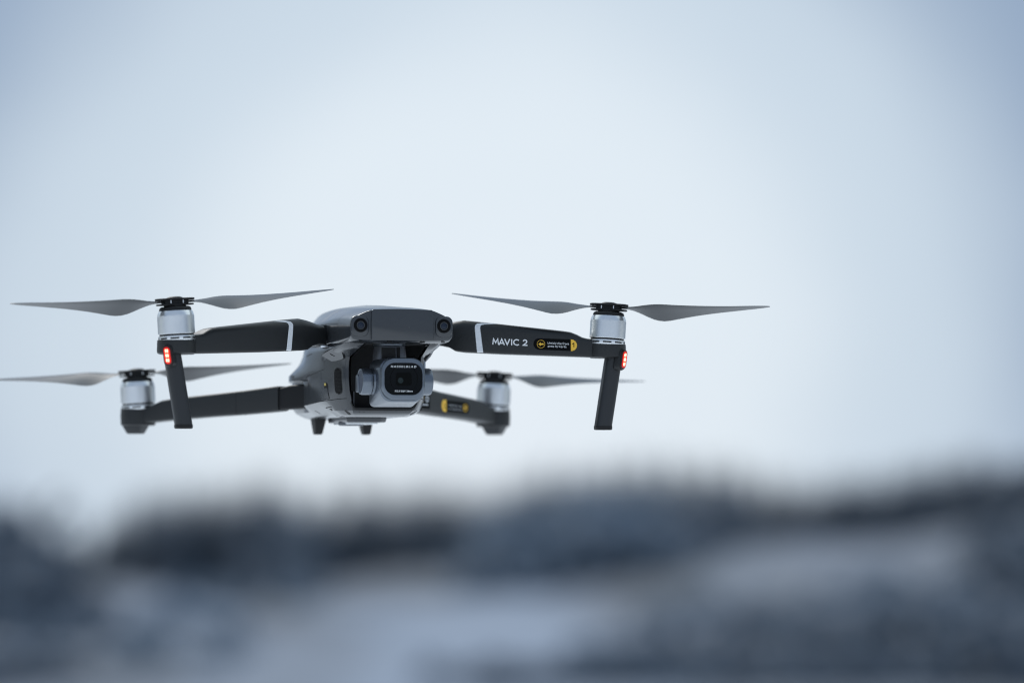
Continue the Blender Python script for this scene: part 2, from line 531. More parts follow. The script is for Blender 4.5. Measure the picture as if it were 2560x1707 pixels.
# ---- details on the side of the lower shell (y, z), laid on the surface
for s in (-1, 1):
    # honeycomb vent
    rr = rrect(3.6, 8.6, 3.3, 6)
    vy, vz = 36.4, -29.2
    nn = len(rr)
    top = sorted(rr, key=lambda p: p[1])
    zs = [-8.6 + 17.2 * i / 20 for i in range(21)]
    def hw_at(z, hw=3.6, hh=8.6, r=3.3):
        d = max(0, abs(z) - (hh - r))
        return hw - r + math.sqrt(max(0, r * r - d * d)) if d else hw
    A = [(vy - hw_at(z) - .6, vz + z * 1.06) for z in zs]; B = [(vy + hw_at(z) + .6, vz + z * 1.06) for z in zs]
    side_decal("vent_recess", A, B, M_DARK, lower, BV_LO, s, .06, 2, 1)
    A = [(vy - hw_at(z), vz + z) for z in zs]; B = [(vy + hw_at(z), vz + z) for z in zs]
    vent = side_decal("vent_grille", A, B, M_PIT, lower, BV_LO, s, .14, 2, 1)
    bm = bmesh.new()
    for r_ in range(-9, 10):
        for c_ in range(-3, 4):
            hy, hz = c_ * 1.16 + (.58 if r_ % 2 else 0), r_ * .92
            if abs(hz) > 7.9 or abs(hy) > hw_at(hz) - .35:
                continue
            for k in range(6):
                ps = []
                for kk, rad in ((k, .60), (k + 1, .60), (k + 1, .50), (k, .50)):
                    a = radians(60 * kk + 30)
                    h = BV_LO.ray_cast(Vector((s * 70, vy + hy + rad * cos(a), vz + hz + rad * sin(a))), Vector((-s, 0, 0)))
                    ps.append(h[0] + Vector((s * .2, 0, 0)))
                bm.faces.new([bm.verts.new(p) for p in ps])
    finish("vent_mesh", bm, M_DARK, lower)
    # sensor hatch with a slot
    planar("sensor_hatch_gap", HATCH, M_SEAM, lower, s, .12, 1.03)
    planar("sensor_hatch", HATCH, M_BODY, lower, s, .32, 1.0)
    planar("hatch_slot", [(-36.2, 38.5, -10.6), (-34.6, 36.8, -11.4), (-33.2, 35.0, -12.8), (-33.9, 36.4, -12.6), (-35.0, 38.4, -11.8)], M_BLACK, lower, s, .45, 1.0, HATCH)
    # seams and the small clip
    seam("panel_seam", [(104, -10.6), (84, -9.2)], .35, lower, BV_LO, s)
    seam("panel_seam", [(92, -25.0), (70, -22.8), (55, -21.0)], .35, lower, BV_LO, s)
    seam("panel_seam", [(54, -20.6), (54, -15.6)], .18, lower, BV_LO, s)
    seam("panel_seam", [(100, -44.6), (80, -43.6), (60, -42.4), (45, -41.7), (31, -41.0)], .4, lower, BV_LO, s)
    side_decal("contact_cover_gap", [(54.6, -31.8), (54.3, -41.2)], [(49.0, -30.6), (48.0, -41.0)], M_SEAM, lower, BV_LO, s, .07, 2, 3)
    side_decal("contact_cover", [(54.6, -33.6), (54.3, -40.8)], [(49.8, -33.6), (48.6, -40.6)], M_BODY, lower, BV_LO, s, .2, 2, 3)
    side_decal("gold_contact", [(53.6, -30.2), (53.6, -32.0)], [(50.8, -30.2), (50.8, -32.0)], M_GOLD, lower, BV_LO, s, .5, 1, 2)
    # the light chamfer under the side: sensor window and slots, projected from below
    def under(name, A, B, m, off):
        return ribbon(name, A, B, m, lower, lambda x, y: (s * x, y, -60.0), BV_LO, Vector((0, 0, 1)), off, 2, 4)
    planar("sensor_window_gap", WINDOW, M_SEAM, lower, s, .2, 1.05)
    planar("sensor_window", WINDOW, M_BODY, lower, s, .35, 1.0)
    planar("sensor_eye", [(-31.2, 57.6, -47.4), (-30.8, 53.6, -47.2), (-29.4, 53.4, -48.6), (-29.6, 57.2, -48.8)], M_BLACK, lower, s, .5, 1.0, WINDOW)
    under("belly_slot", [(32.3, 94.2), (28.6, 94.2)], [(32.3, 93.2), (28.6, 93.2)], M_SEAM, .1)
    under("belly_slot", [(25.6, 38.6), (21.4, 41.6)], [(24.6, 36.4), (20.6, 39.2)], M_BLACK, .12)
for x in (-16.0, -12.8):
    bm = bmesh.new()
    lathe(bm, [(.32, -50.3), (.32, -49.4)], 12, 'Z', (x, 34.9, 0))
    finish("screw_hole", bm, M_BLACK, lower)

# ---- gimbal: yaw motor, yoke arm, camera block
bm = bmesh.new()
loft(bm, [[(x, 16 + y, z) for x, y in rrect(hx, hy, 3, 4)] for z, hx, hy in ((-22, 10.2, 8), (-14.5, 10.4, 8), (-6.2, 9.6, 7.6))])
yoke = finish("gimbal_yoke", bm, M_GREYDARK, drone, bevel=.3)
bm = bmesh.new()
lathe(bm, [(11, -4.8), (11.4, -5.2), (11.4, -6.0), (10.6, -6.4)], 48, 'Z', (0, 16, 0))
finish("yaw_disc", bm, M_GREYMET, yoke)
bm = bmesh.new()
box(bm, -7.6, 2.2, 7.55, 9, -15.5, -7.4)
finish("yoke_cover", bm, M_DARK, yoke, bevel=.5)
bm = bmesh.new()
box(bm, 3.0, 5.2, 7.4, 9, -15.8, -7.0)
finish("yoke_slot", bm, M_BLACK, yoke, bevel=.2)
bm = bmesh.new()
loft(bm, [[(x, 7.6 + y, -31.7 + z) for y, z in rrect(3.6, 5.9, 1.6, 4)] for x in (-24.9, -24.4, -19.8)])
finish("yoke_arm", bm, M_GREYMET, yoke, bevel=.35)
bm = bmesh.new()
box(bm, -22.5, 4, 11.2, 15.5, -36, -26.5)
box(bm, -4, 4, 11.2, 15.5, -26.5, -20)
finish("yoke_arm", bm, M_GREYDARK, yoke, bevel=.6)

def cam_section(y, hw, zt, zb, rt, cb, n=6):
    pts = []
    zc = (zt + zb) / 2
    for cx, cz, a0, r in ((hw - rt, zt - rt, 0, rt), (-hw + rt, zt - rt, 90, rt), (-hw + cb, zb + cb, 180, cb), (hw - cb, zb + cb, 270, cb)):
        for k in range(n + 1):
            a = radians(a0 + 90 * k / n)
            pts.append((cx + r * cos(a), y, cz + r * sin(a)))
    return pts
bm = bmesh.new()
loft(bm, [cam_section(-17.6, 15.0, -15.2, -43.6, 9.5, 9.2), cam_section(-16.6, 15.5, -15.0, -44.3, 8.6, 8.2), cam_section(9, 15.8, -15.2, -47.2, 6, 3.4), cam_section(10.2, 15.4, -15.6, -46.8, 5, 3.0)])
gcam = finish("gimbal_camera", bm, M_GREYMET, drone, smooth=28)
# face ring
bm = bmesh.new()
ZC = -29.1
def ringrow(hw, hh, r, y):
    return [(x, y, ZC + z) for x, z in rrect(hw, hh, r, 10)]
loft(bm, [ringrow(15.0, 13.9, 9.3, -17.4), ringrow(15.0, 13.9, 9.3, -19.4), ringrow(14.6, 13.5, 9.0, -19.95), ringrow(13.5, 11.1, 7.6, -20.3), ringrow(13.15, 10.75, 7.3, -20.3), ringrow(12.9, 10.5, 7.1, -19.6)], cap0=False, cap1=False)
finish("face_ring", bm, M_GREYMET, gcam, smooth=38)
bm = bmesh.new()
loft(bm, [[(x * 1.003, -17.75 - h, ZC + z * 1.003) for x, z in rrect(15.05, 13.95, 9.35, 10)] for h in (0, .25)], cap0=False, cap1=False)
finish("ring_gap", bm, M_SEAM, gcam)
bm = bmesh.new()
loft(bm, [ringrow(12.95, 10.55, 7.1, -19.2), ringrow(12.95, 10.55, 7.1, -19.65)])
glass = finish("lens_window", bm, M_GLASS, gcam)
bm = bmesh.new()
loft(bm, [[(.3 + x, -19.72 + (0.0 if i == 0 else 0), -29.3 + z) for x, z in rrect(5.4 * k, 4.4 * k, 1.8 * k, 6)] for i, k in enumerate((1, .5))], cap0=False, cap1=True)
finish("lens_barrel", bm, M_LENSDARK, gcam)
bm = bmesh.new()
lathe(bm, [(9.6, -19.70), (9.2, -19.72)], 60, 'Y', (.4, 0, -29.2), caps=False)
finish("lens_ring", bm, M_LENSDARK, gcam)
bm = bmesh.new()
lathe(bm, [(1.9, -19.76), (1.2, -19.8), (1.1, -19.78), (.9, -19.79), (.3, -19.82), (.25, -19.8), (.01, -19.8)], 36, 'Y', (-1.9, 0, -30.1), caps=False)
finish("lens_element", bm, M_LENSGRN, gcam)
fp = lambda u, v: (u, -19.78, v)
text_mesh("HASSELBLAD", 1.95, M_WHITE, "lettering", gcam, lambda u, v: (u + .15, -19.78, -21.55 + v), spacing=1.5, bold=.03, shear=.22, width=17.6, align='CENTER')
text_mesh("F/2.8 EQV 28mm", 1.55, M_WHITE, "lettering", gcam, lambda u, v: (u + .3, -19.78, -37.7 + v), spacing=1.1, bold=.03, width=12.3, align='CENTER')
for s in (-1, 1):
    X = lambda v: s * v
    bm = bmesh.new()
    lathe(bm, [(9.4, X(13.5)), (8.9, X(15.7)), (8.75, X(16.2)), (8.75, X(17.1)), (8.3, X(17.15)), (8.3, X(17.5)), (8.9, X(17.55)), (8.95, X(18.2)), (8.95, X(23.4)), (8.6, X(24.2)), (7.9, X(24.45)), (7.6, X(24.2)), (.01, X(24.2))], 56, 'X', (0, 1, -30.4), caps=False)
    finish("gimbal_motor", bm, M_GREYMET, gcam, smooth=35)
    bm = bmesh.new()
    lathe(bm, [(7.5, X(24.15)), (7.4, X(24.32)), (.01, X(24.32))], 56, 'X', (0, 1, -30.4), caps=False)
    finish("motor_disc", bm, M_DISC, gcam, smooth=35)
    bm = bmesh.new()
    lathe(bm, [(8.4, X(17.12)), (8.4, X(17.52))], 48, 'X', (0, 1, -30.4), caps=False)
    finish("motor_gap", bm, M_SEAM, gcam)

# ---- front arms (built for the right side, mirrored for the left)
AD = Vector((80, -34.7, 0)).normalized()
AN = Vector((AD.y, -AD.x, 0))            # towards the front
AP = Vector((60, 30, 0))
def mirx(v, s):
    return (s * v[0], v[1], v[2])

def arm_rows(stations, n=5):
    rows = []
    for (c, d, hw, zt, zb, rt, rb) in stations:
        nn = Vector((d[1], -d[0], 0)).normalized()
        zc = (zt + zb) / 2
        hh = (zt - zb) / 2
        pts = []
        for cx, cz, a0, r in ((hw - rt, hh - rt, 0, rt), (-hw + rt, hh - rt, 90, rt), (-hw + rb, -hh + rb, 180, rb), (hw - rb, -hh + rb, 270, rb)):
            for k in range(n + 1):
                a = radians(a0 + 90 * k / n)
                u, v = cx + r * cos(a), cz + r * sin(a)
                pts.append((c[0] + nn.x * u, c[1] + nn.y * u, zc + v))
        rows.append(pts)
    return rows

FA = []      # u along the face line, top z, bottom z, half depth, top radius, bottom radius
for u, zt, zb, hw, rt in ((-26, 8.8, -3.6, 8.0, 4), (-20, 9.6, -4.4, 8.4, 4.5), (-14, 11.2, -5.8, 8.8, 5), (-10, 12.0, -8.2, 9.0, 5.2), (-4, 12.75, -9.0, 9.0, 5.4), (8, 11.5, -9.6, 8.9, 5.2),
                         (20, 10.15, -10.3, 8.7, 5), (44, 7.4, -11.3, 8.3, 4.6), (64, 5.1, -12.1, 8.0, 4.2), (69, 4.3, -12.3, 8.0, 4), (73, 2.7, -12.45, 8, 3.4), (77, .6, -12.6, 8.0, 2.8), (81, -.3, -12.8, 8.2, 2.4), (88.5, -.6, -13.0, 8.6, 2.2), (90.2, -4.2, -13.05, 8.6, 1.8), (98, -4.2, -13.2, 8.8, 1.6)):
    bend = max(0, -4 - u) * .16
    c = AP + AD * u - AN * (hw + bend)
    FA.append(((c.x, c.y), (AD.x, AD.y), hw, zt, zb, rt, 1.5))
PLACE = lambda u, z, h=0: tuple(AP + AD * u + AN * h + Vector((0, 0, z)))
HUB_F = Vector((149.3, 0, 0))
arms = {}
for s in (-1, 1):
    bm = bmesh.new()
    loft(bm, arm_rows(FA))
    # motor mount at the end of the arm
    lathe(bm, [(11.4, -13.4), (12.7, -12.6), (12.9, -11), (12.7, -4.3), (11.6, -4.1)], 48, 'Z', (149.3, .4, 0))
    arm = finish("front_arm", bm, M_ARM, drone, smooth=38, matrix=Matrix.Scale(-1, 4, (1, 0, 0)) if s < 0 else None)
    bva = bvh_of(arm)
    nd = Vector((-AN.x * s, -AN.y, 0))
    # white band around the arm
    lef = [(5.5, -9.3), (5.3, -7.5), (4.4, 2), (3.9, 8.0), (4.2, 9.3), (5.3, 10.3), (8.7, 10.75), (14.2, 10.55)]
    rig = [(9.6, -9.3), (9.4, -7.5), (8.2, 2), (7.5, 7.4), (7.7, 8.6), (8.6, 9.4), (11, 9.75), (18.9, 10.0)]
    ribbon("white_band", lef, rig, M_STRIPE, arm, lambda u, z: mirx(PLACE(u, z), s), bva, nd, .12, 3, 5)
    # hinge end inside the body
    bm = bmesh.new()
    lathe(bm, [(7.5, -4.2), (7.8, -3.6), (7.8, 8.6), (7.3, 9.2)], 36, 'Z', (s * 36.5, 56.5, 0))
    finish("arm_hinge", bm, M_ARM, arm)
    bm = bmesh.new()
    box(bm, s * 38.5 - 2.5, s * 38.5 + 2.5, 41.5, 44.2, -6.4, -4.8)
    finish("hinge_clip", bm, M_SILVER, arm, bevel=.4)
    # landing leg
    bm = bmesh.new()
    rws = []
    for z, hx, hy in ((-11, 5.4, 5.4), (-17, 5.6, 5.3), (-59.8, 5.7, 4.9)):
        t = (z + 12) / (-62 + 12)
        cx, cy = 153.0 - 8.2 * t, -2.4 - .4 * t
        rws.append([(s * (cx + x), cy + y, z) for x, y in rrect(hx, hy, 3.4, 5)])
    loft(bm, rws)
    leg = finish("landing_leg", bm, M_LEG, drone, smooth=50)
    bm = bmesh.new()
    loft(bm, [[(s * (145.15 + x * k), -2.8 + y * k, z) for x, y in rrect(5.9, 5.1, 3.5, 5)] for z, k in ((-59.6, 1), (-61.6, 1), (-62.3, .92))])
    finish("leg_tip", bm, M_BLACK, leg, smooth=45)
    # arm number, lamp housing and lamp at the outer front of the mount
    a = radians(36)
    nx, ny = sin(a) * s, -cos(a)
    tx, ty = cos(a) * s, sin(a)
    org = Vector((s * 149.6, .2, -14.7))
    tilt = -.13 * s
    def lp_(u, v, h):
        return (org.x + nx * h + tx * u * 1 - .13 * s * (-v) * 0 + s * .13 * v, org.y + ny * h + ty * u, org.z + v)
    bm = bmesh.new()
    loft(bm, [[lp_(u * k, v * k, h) for u, v in rrect(3.7, 7.4, 3.2, 6)] for h, k in ((8.5, 1.0), (12.0, 1.0), (13.0, .93))])
    finish("lamp_housing", bm, M_ARM, leg, smooth=45)
    bm = bmesh.new()
    loft(bm, [[lp_(u * k, v * k, h) for u, v in rrect(3.15, 6.5, 2.7, 6)] for h, k in ((12.6, 1.0), (13.5, 1.0), (13.9, .9))])
    lamp = finish("lamp_rim", bm, mat("lamp_rim", (.03, .004, .004), .3) if s < 0 else bpy.data.materials["lamp_rim"], leg, smooth=45)
    bm = bmesh.new()
    loft(bm, [[lp_(u * k, v * k, h) for u, v in rrect(2.35, 5.6, 2.2, 6)] for h, k in ((13.6, 1.0), (14.05, 1.0), (14.25, .85))])
    finish("red_light", bm, M_RED, leg, smooth=45)
    bm = bmesh.new()
    for v in (-3.1, 0, 3.1):
        for u in (-.62, .62):
            loft(bm, [[lp_(u + .55 * k * cos(2 * pi * q / 12), v + 1.3 * k * sin(2 * pi * q / 12), h) for q in range(12)] for h, k in ((14.15, 1), (14.42, .9))])
    finish("light_chip", bm, M_HOT, leg)
    bm = bmesh.new()
    loft(bm, [[lp_(u * k, v * k, h) for u, v in rrect(1.7, 4.8, 1.6, 6)] for h, k in ((14.0, 1.0), (14.3, .92))])
    finish("light_strip", bm, M_GLOW, leg)
    arms[s] = (arm, bva, leg)

# printing on the right front arm
arm, bva, _ = arms[1]
HP = .16
def strokes(name, paths, wdt, m, parent, place):
    """Sans lettering drawn as mitred strokes of even width."""
    bm = bmesh.new()
    for k, P in enumerate(paths):
        P = [Vector(p) for p in P]
        row = []
        for i, p in enumerate(P):
            d0 = (p - P[i - 1]).normalized() if i else (P[1] - p).normalized()
            d1 = (P[i + 1] - p).normalized() if i < len(P) - 1 else d0
            n0, n1 = Vector((-d0.y, d0.x)), Vector((-d1.y, d1.x))
            mt = n0 + n1
            mt = mt.normalized() / max(.42, mt.normalized().dot(n0))
            row.append((p + mt * wdt * .5, p - mt * wdt * .5))
        for (a, b), (c, d) in zip(row[:-1], row[1:]):
            bm.faces.new([bm.verts.new(place(q.x, q.y, .02 * k)) for q in (a, b, d, c)])
    return finish(name, bm, m, parent)
HL = 4.15
def arc(cx, cy, rx, ry, a0, a1, n=18):
    return [(cx + rx * cos(radians(a0 + (a1 - a0) * k / n)), cy + ry * sin(radians(a0 + (a1 - a0) * k / n))) for k in range(n + 1)]
WORD = [[(.25, 0), (.75, HL - .15), (2.2, 1.3), (3.65, HL - .15), (4.15, 0)],
        [(4.65, 0), (6.4, HL - .2), (8.15, 0)], [(5.35, 1.15), (7.45, 1.15)],
        [(8.45, HL), (10.15, .3), (11.85, HL)],
        [(13.2, 0), (13.2, HL)],
        arc(16.75, HL / 2, 2.15, HL / 2 - .25, 48, 312),
        arc(22.35, HL - 1.4, 1.2, 1.15, 170, -35, 12) + [(21.1, .3), (24.0, .3)]]
strokes("lettering", WORD, .76, M_WHITE, arm, lambda u, v, h: PLACE(16.0 + u, -4.0 - u * .042 + v, HP + h))
def pill(name, u0, u1, h, m, hh, flat0=False, flat1=False):
    pts = []
    for k in range(13):
        aa = radians(-90 + 180 * k / 12)
        pts.append((u1 - (0 if flat1 else h) + (0 if flat1 else h * cos(aa)), h * sin(aa)))
    for k in range(13):
        aa = radians(90 + 180 * k / 12)
        pts.append((u0 + (0 if flat0 else h) + (0 if flat0 else h * cos(aa)), h * sin(aa)))
    pts = [p for i, p in enumerate(pts) if i == 0 or (Vector(p) - Vector(pts[i - 1])).length > 1e-5]
    bm = bmesh.new()
    bm.faces.new([bm.verts.new(PLACE(u, -3.65 - (u - 44) * .043 + v, hh)) for u, v in pts])
    o = finish(name, bm, m, arm)
    return o
pill("instruction_label", 44.1, 73.2, 3.9, M_LABEL, .10)
pill("number_tab", 69.7, 73.9, 3.9, M_YELLOW, .16, flat0=True)
strokes("lettering", [[(-.75, 2.15), (.25, 2.75), (.25, 0)]], .55, M_LABEL, arm, lambda u, v, h: PLACE(71.5 + u, -6.15 + v, .24 + h))
bm = bmesh.new()
cu, cv = 49.3, -3.88
for k in range(40):
    a0, a1 = 2 * pi * k / 40, 2 * pi * (k + 1) / 40
    bm.faces.new([bm.verts.new(PLACE(cu + r * cos(q), cv + r * sin(q), .18)) for q, r in ((a0, 2.75), (a1, 2.75), (a1, 2.5), (a0, 2.5))])
finish("arrow_ring", bm, M_YELLOW, arm)
bm = bmesh.new()
ar = [(-1.75, 0), (-.25, 1.35), (-.25, .55), (1.75, .55), (1.75, -.55), (-.25, -.55), (-.25, -1.35)]
bm.faces.new([bm.verts.new(PLACE(cu + x, cv + z, .2)) for x, z in ar])
finish("arrow_mark", bm, M_YELLOW, arm)
text_mesh("Unfold the front", 2.15, M_WHITE, "lettering", arm, lambda u, v: PLACE(53.9 + u, -3.9 - u * .043 + v, .2), spacing=1.05, bold=.0, width=14.6)
text_mesh("arms forwards", 2.15, M_WHITE, "lettering", arm, lambda u, v: PLACE(53.9 + u, -5.95 - u * .043 + v, .2), spacing=1.05, bold=.0, width=12.7)

# ---- rear arms
RP = Vector((38.0, 118.0, 0))
RD = Vector((94, 97, 0)).normalized()
RN = Vector((RD.y, -RD.x, 0))            # outward-front side on the right arm
RS = [(-9, -28.4, -46.6), (4, -29.2, -47.2), (12.5, -31.0, -47.4), (14, -30.5, -47.9), (20, -31.0, -48.4), (42, -33.2, -49.8), (70, -35.5, -51.2), (91, -37.2, -52.4), (104, -38.4, -53.2), (111, -39.4, -53.8), (116, -41.2, -54.2), (121, -43.4, -54.6), (127, -44.4, -55.0), (134, -44.8, -55.2)]
RST = []
ROOT_SHADE = []
for u, zt, zb in RS:
    c = RP + RD * u
    if u > 12:
        RST.append(((c.x, c.y), (RD.x, RD.y), 7.4, zt, zb, 2.4, 1.6))
    if u < 25:
        ROOT_SHADE.append(((c.x, c.y), (RD.x, RD.y), 6.4, zt - .8, zb + .5, 2.4, 1.6))
for s in (-1, 1):
    M = Matrix.Scale(-1, 4, (1, 0, 0)) if s < 0 else None
    bm = bmesh.new()
    loft(bm, arm_rows(RST))
    lathe(bm, [(11.2, -56.9), (12.3, -56.3), (12.6, -50), (12.3, -45.0), (11.4, -44.8)], 48, 'Z', (132, 215.4, 0))
    ra = finish("rear_arm", bm, M_ARM, drone, smooth=38, matrix=M)
    bm = bmesh.new()
    rws = []
    for z, hx, hy in ((-54.5, 8.2, 8.0), (-57.0, 7.9, 7.6), (-61.7, 5.9, 5.6), (-62.7, 5.2, 4.9)):
        rws.append([(133.5 + RD.x * x + RN.x * y, 217 + RD.y * x + RN.y * y, z) for x, y in rrect(hx, hy, 3.2, 4)])
    loft(bm, rws)
    finish("arm_foot", bm, M_LEG, ra, smooth=40, matrix=M)
    bm = bmesh.new()
    loft(bm, arm_rows(ROOT_SHADE))
    finish("arm_root_shade", bm, M_BLACK, ra, matrix=M)  # black sleeve stands in for the shade under the shoulder
    bm = bmesh.new()
    sr = arm_rows([((p[0][0], p[0][1]), p[1], p[2] + .06, p[3] + .06, p[4] - .06, p[5], p[6]) for p in
                   [((RP.x + RD.x * u, RP.y + RD.y * u), (RD.x, RD.y), 7.4, -31.0 - (u - 20) * .1, -48.4 - (u - 20) * .065, 2.4, 1.6) for u in (47.0, 47.4)]])
    loft(bm, sr, cap0=False, cap1=False)
    finish("panel_seam", bm, M_SEAM, ra, matrix=M)
    if s > 0:
        rear_arm = ra
RPL = lambda u, z, h=0: tuple(RP + RN * (7.4 + h) + RD * u + Vector((0, 0, z)))
# printing on the right rear arm
bm = bmesh.new()
bm.faces.new([bm.verts.new(RPL(u, z, .08)) for u, z in ((2, -45.0), (24.2, -45.8), (24.2, -36.6), (2, -35.6))])
finish("rating_label", bm, M_LABEL, rear_arm)
bm = bmesh.new()
for k in range(30):
    a0, a1 = 2 * pi * k / 30, 2 * pi * (k + 1) / 30
    bm.faces.new([bm.verts.new(RPL(19.9 + r * cos(q), -38.9 + r * sin(q) * .95, .16)) for q, r in ((a0, 2.5), (a1, 2.5), (a1, 1.15), (a0, 1.15))])
for u0, u1, z in ((7, 9.4, -42.6), (11, 21.5, -42.9), (12, 15, -39.6)):
    bm.faces.new([bm.verts.new(RPL(u, zz, .16)) for u, zz in ((u0, z - .5), (u1, z - .55), (u1, z + .45), (u0, z + .5))])
finish("rating_marks", bm, M_WHITEPART, rear_arm)
def rpill(name, u0, u1, h, m, hh, flat1=False):
    pts = []
    for k in range(13):
        aa = radians(-90 + 180 * k / 12)
        pts.append((u1 + (0 if flat1 else (h * cos(aa) - h)), h * sin(aa)))
    for k in range(13):
        aa = radians(90 + 180 * k / 12)
        pts.append((u0 + h + h * cos(aa), h * sin(aa)))
    pts = [p for i, p in enumerate(pts) if i == 0 or (Vector(p) - Vector(pts[i - 1])).length > 1e-5]
    bm = bmesh.new()
    bm.faces.new([bm.verts.new(RPL(u, -43.0 - (u - 42) * .03 + v, hh)) for u, v in pts])
    return finish(name, bm, m, rear_arm)
rpill("instruction_label", 43.0, 83.4, 4.1, M_LABEL, .08)
rpill("number_tab", 41.4, 48.6, 4.3, M_YELLOW, .14, flat1=True)
text_mesh("2", 4.4, M_LABEL, "lettering", rear_arm, lambda u, v: RPL(46.0 + u, -44.7 + v, .22), bold=.08, align='CENTER')
bm = bmesh.new()
for k in range(30):
    a0, a1 = 2 * pi * k / 30, 2 * pi * (k + 1) / 30
    bm.faces.new([bm.verts.new(RPL(77.3 + r * cos(q) * 1.3, -44.1 + r * sin(q), .16)) for q, r in ((a0, 2.7), (a1, 2.7), (a1, 2.2), (a0, 2.2))])
bm.faces.new([bm.verts.new(RPL(77.3 + x * 1.3, -44.1 + z, .16)) for x, z in [(1.7, 0), (.2, 1.3), (.2, .5), (-1.7, .5), (-1.7, -.5), (.2, -.5), (.2, -1.3)]])
finish("arrow_mark", bm, M_YELLOW, rear_arm)
text_mesh("Unfold the rear", 2.1, M_WHITEPART, "lettering", rear_arm, lambda u, v: RPL(52 + u, -43.1 - u * .03 + v, .16), width=20.0)
text_mesh("arms downwards", 2.1, M_WHITEPART, "lettering", rear_arm, lambda u, v: RPL(52 + u, -45.7 - u * .03 + v, .16), width=20.0)

# ---- motors and propellers
BL = [(7.5, 5.5, 3, 2.4, 1.8), (11, 6, 5, 2.4, 1.8), (16, 8.5, 12, 3.2, 1.7), (22, 14.5, 20, 4.8, 1.6), (29, 21.5, 24, 6.2, 1.6), (36, 25.0, 23.5, 7, 1.5), (44, 24.5, 20, 7, 1.4), (56, 21.5, 16, 6.6, 1.3),
      (70, 18.0, 12.5, 6, 1.15), (84, 14.5, 10, 5, 1.0), (96, 11, 8.5, 3.8, .9), (104, 7.6, 7.5, 2.0, .8), (108.5, 4.2, 7, .2, .7), (110.3, 1.8, 7, -1.2, .6)]

def blade(parent, hand, MX, ang, lift=5.0):
    rows = []
    for r, c, tw, le, th in BL:
        row = []
        for t, k in ((0, 0), (.12, .75), (.35, 1), (.7, .62), (1, .12), (1, -.05), (.7, -.18), (.35, -.3), (.12, -.45)):
            cx = le - c * t
            cz = th * k * .55
            a = radians(tw)
            y = cx * cos(a) - cz * sin(a)
            z = cx * sin(a) + cz * cos(a)
            row.append((r, hand * y, 20.9 + z + lift * (r / 110.0) ** 2))
        rows.append(row)
    rows = spline_rows(rows, 2)
    bm = bmesh.new()
    loft(bm, rows)
    return finish("rotor_blade", bm, M_BLADE, parent, smooth=60, matrix=MX @ Matrix.Rotation(radians(ang), 4, 'Z'))

def motor(x, y, z, tilt, phi, hand, lift):
    MX = Matrix.Translation((x, y, z)) @ Matrix.Rotation(tilt, 4, 'Y')
    bm = bmesh.new()
    lathe(bm, [(11.2, .2), (12.0, 0), (12.2, .3), (12.2, 11.6), (12.05, 11.7), (12.05, 12.0), (12.15, 12.1), (11.5, 14.2), (10.9, 15.2), (10.2, 15.4)], 64)
    mo = finish("motor", bm, M_SILVER, drone, smooth=28, matrix=MX)
    bm = bmesh.new()
    lathe(bm, [(11.3, -5.0), (11.3, .6)], 48)
    finish("motor_core", bm, M_BLACK, mo, matrix=MX)
    bm = bmesh.new()
    lathe(bm, [(11.2, -1.2), (12.1, -1.2), (12.15, -2.0), (12.15, -3.9), (12.0, -4.4), (11.2, -4.4)], 64)
    finish("motor_base", bm, M_SILVER, mo, smooth=28, matrix=MX)
    bm = bmesh.new()
    for k in range(9):
        a = radians(k * 40 + 12)
        r0, r1 = 11.5, 12.22
        rws = []
        for j in range(6):
            b = a + radians(-14 + 28 * j / 5)
            rws.append([(r0 * cos(b), r0 * sin(b), -3.35), (r1 * cos(b), r1 * sin(b), -3.35), (r1 * cos(b), r1 * sin(b), -2.35), (r0 * cos(b), r0 * sin(b), -2.35)])
        loft(bm, rws)
    finish("cooling_slots", bm, M_BLACK, mo, matrix=MX)
    bm = bmesh.new()
    lathe(bm, [(10.6, 15.0), (10.7, 16.2), (10.2, 17.4), (9.0, 18.0), (7.2, 18.1), (.01, 18.1)], 48, caps=False)
    finish("motor_cap", bm, M_BLACK, mo, smooth=45, matrix=MX)
    # propeller clamp with two folding blades
    PX = MX @ Matrix.Rotation(radians(phi), 4, 'Z')
    bm = bmesh.new()
    lathe(bm, [(6.6, 17.4), (7.4, 18.2), (7.4, 18.9), (6.0, 19.3)], 36)
    loft(bm, [[(px, py, zz) for px, py in rrect(8.4, 5.3, 2.5, 5)] for zz in (19.0, 22.6)])
    for z0, z1, hx in ((18.9, 19.9, 12.6), (22.2, 23.5, 13.2)):
        loft(bm, [[(px, py, zz) for px, py in rrect(hx, 7.0, 6.6, 6)] for zz in (z0, z1)])
    lathe(bm, [(5.6, 23.4), (5.2, 24.0), (3.4, 24.6), (.01, 24.8)], 30, caps=False)
    pr_ = finish("propeller", bm, M_BLACK, drone, bevel=.25, smooth=40, matrix=PX)
    bm = bmesh.new()
    for px, py in ((-4.2, -5.3), (4.2, -5.3), (-4.2, 5.3), (4.2, 5.3)):
        lathe(bm, [(.42, 20.1), (.42, 22.2)], 12, 'Z', (px, py, 0))
    finish("hinge_pin", bm, M_SILVER, pr_, matrix=PX)
    blade(pr_, hand, PX, 0, lift)
    blade(pr_, hand, PX, 180, lift)
    return mo

motor(-149.3, 0, 0, radians(-3.4), 5, 1, 4.0)
motor(149.3, 0, 0, radians(3.4), -30, -1, 5.5)
motor(-131.9, 215, -40.8, radians(-3.2), -12, -1, 1.5)
motor(131.9, 215, -40.8, radians(3.2), -18, 1, 2.0)

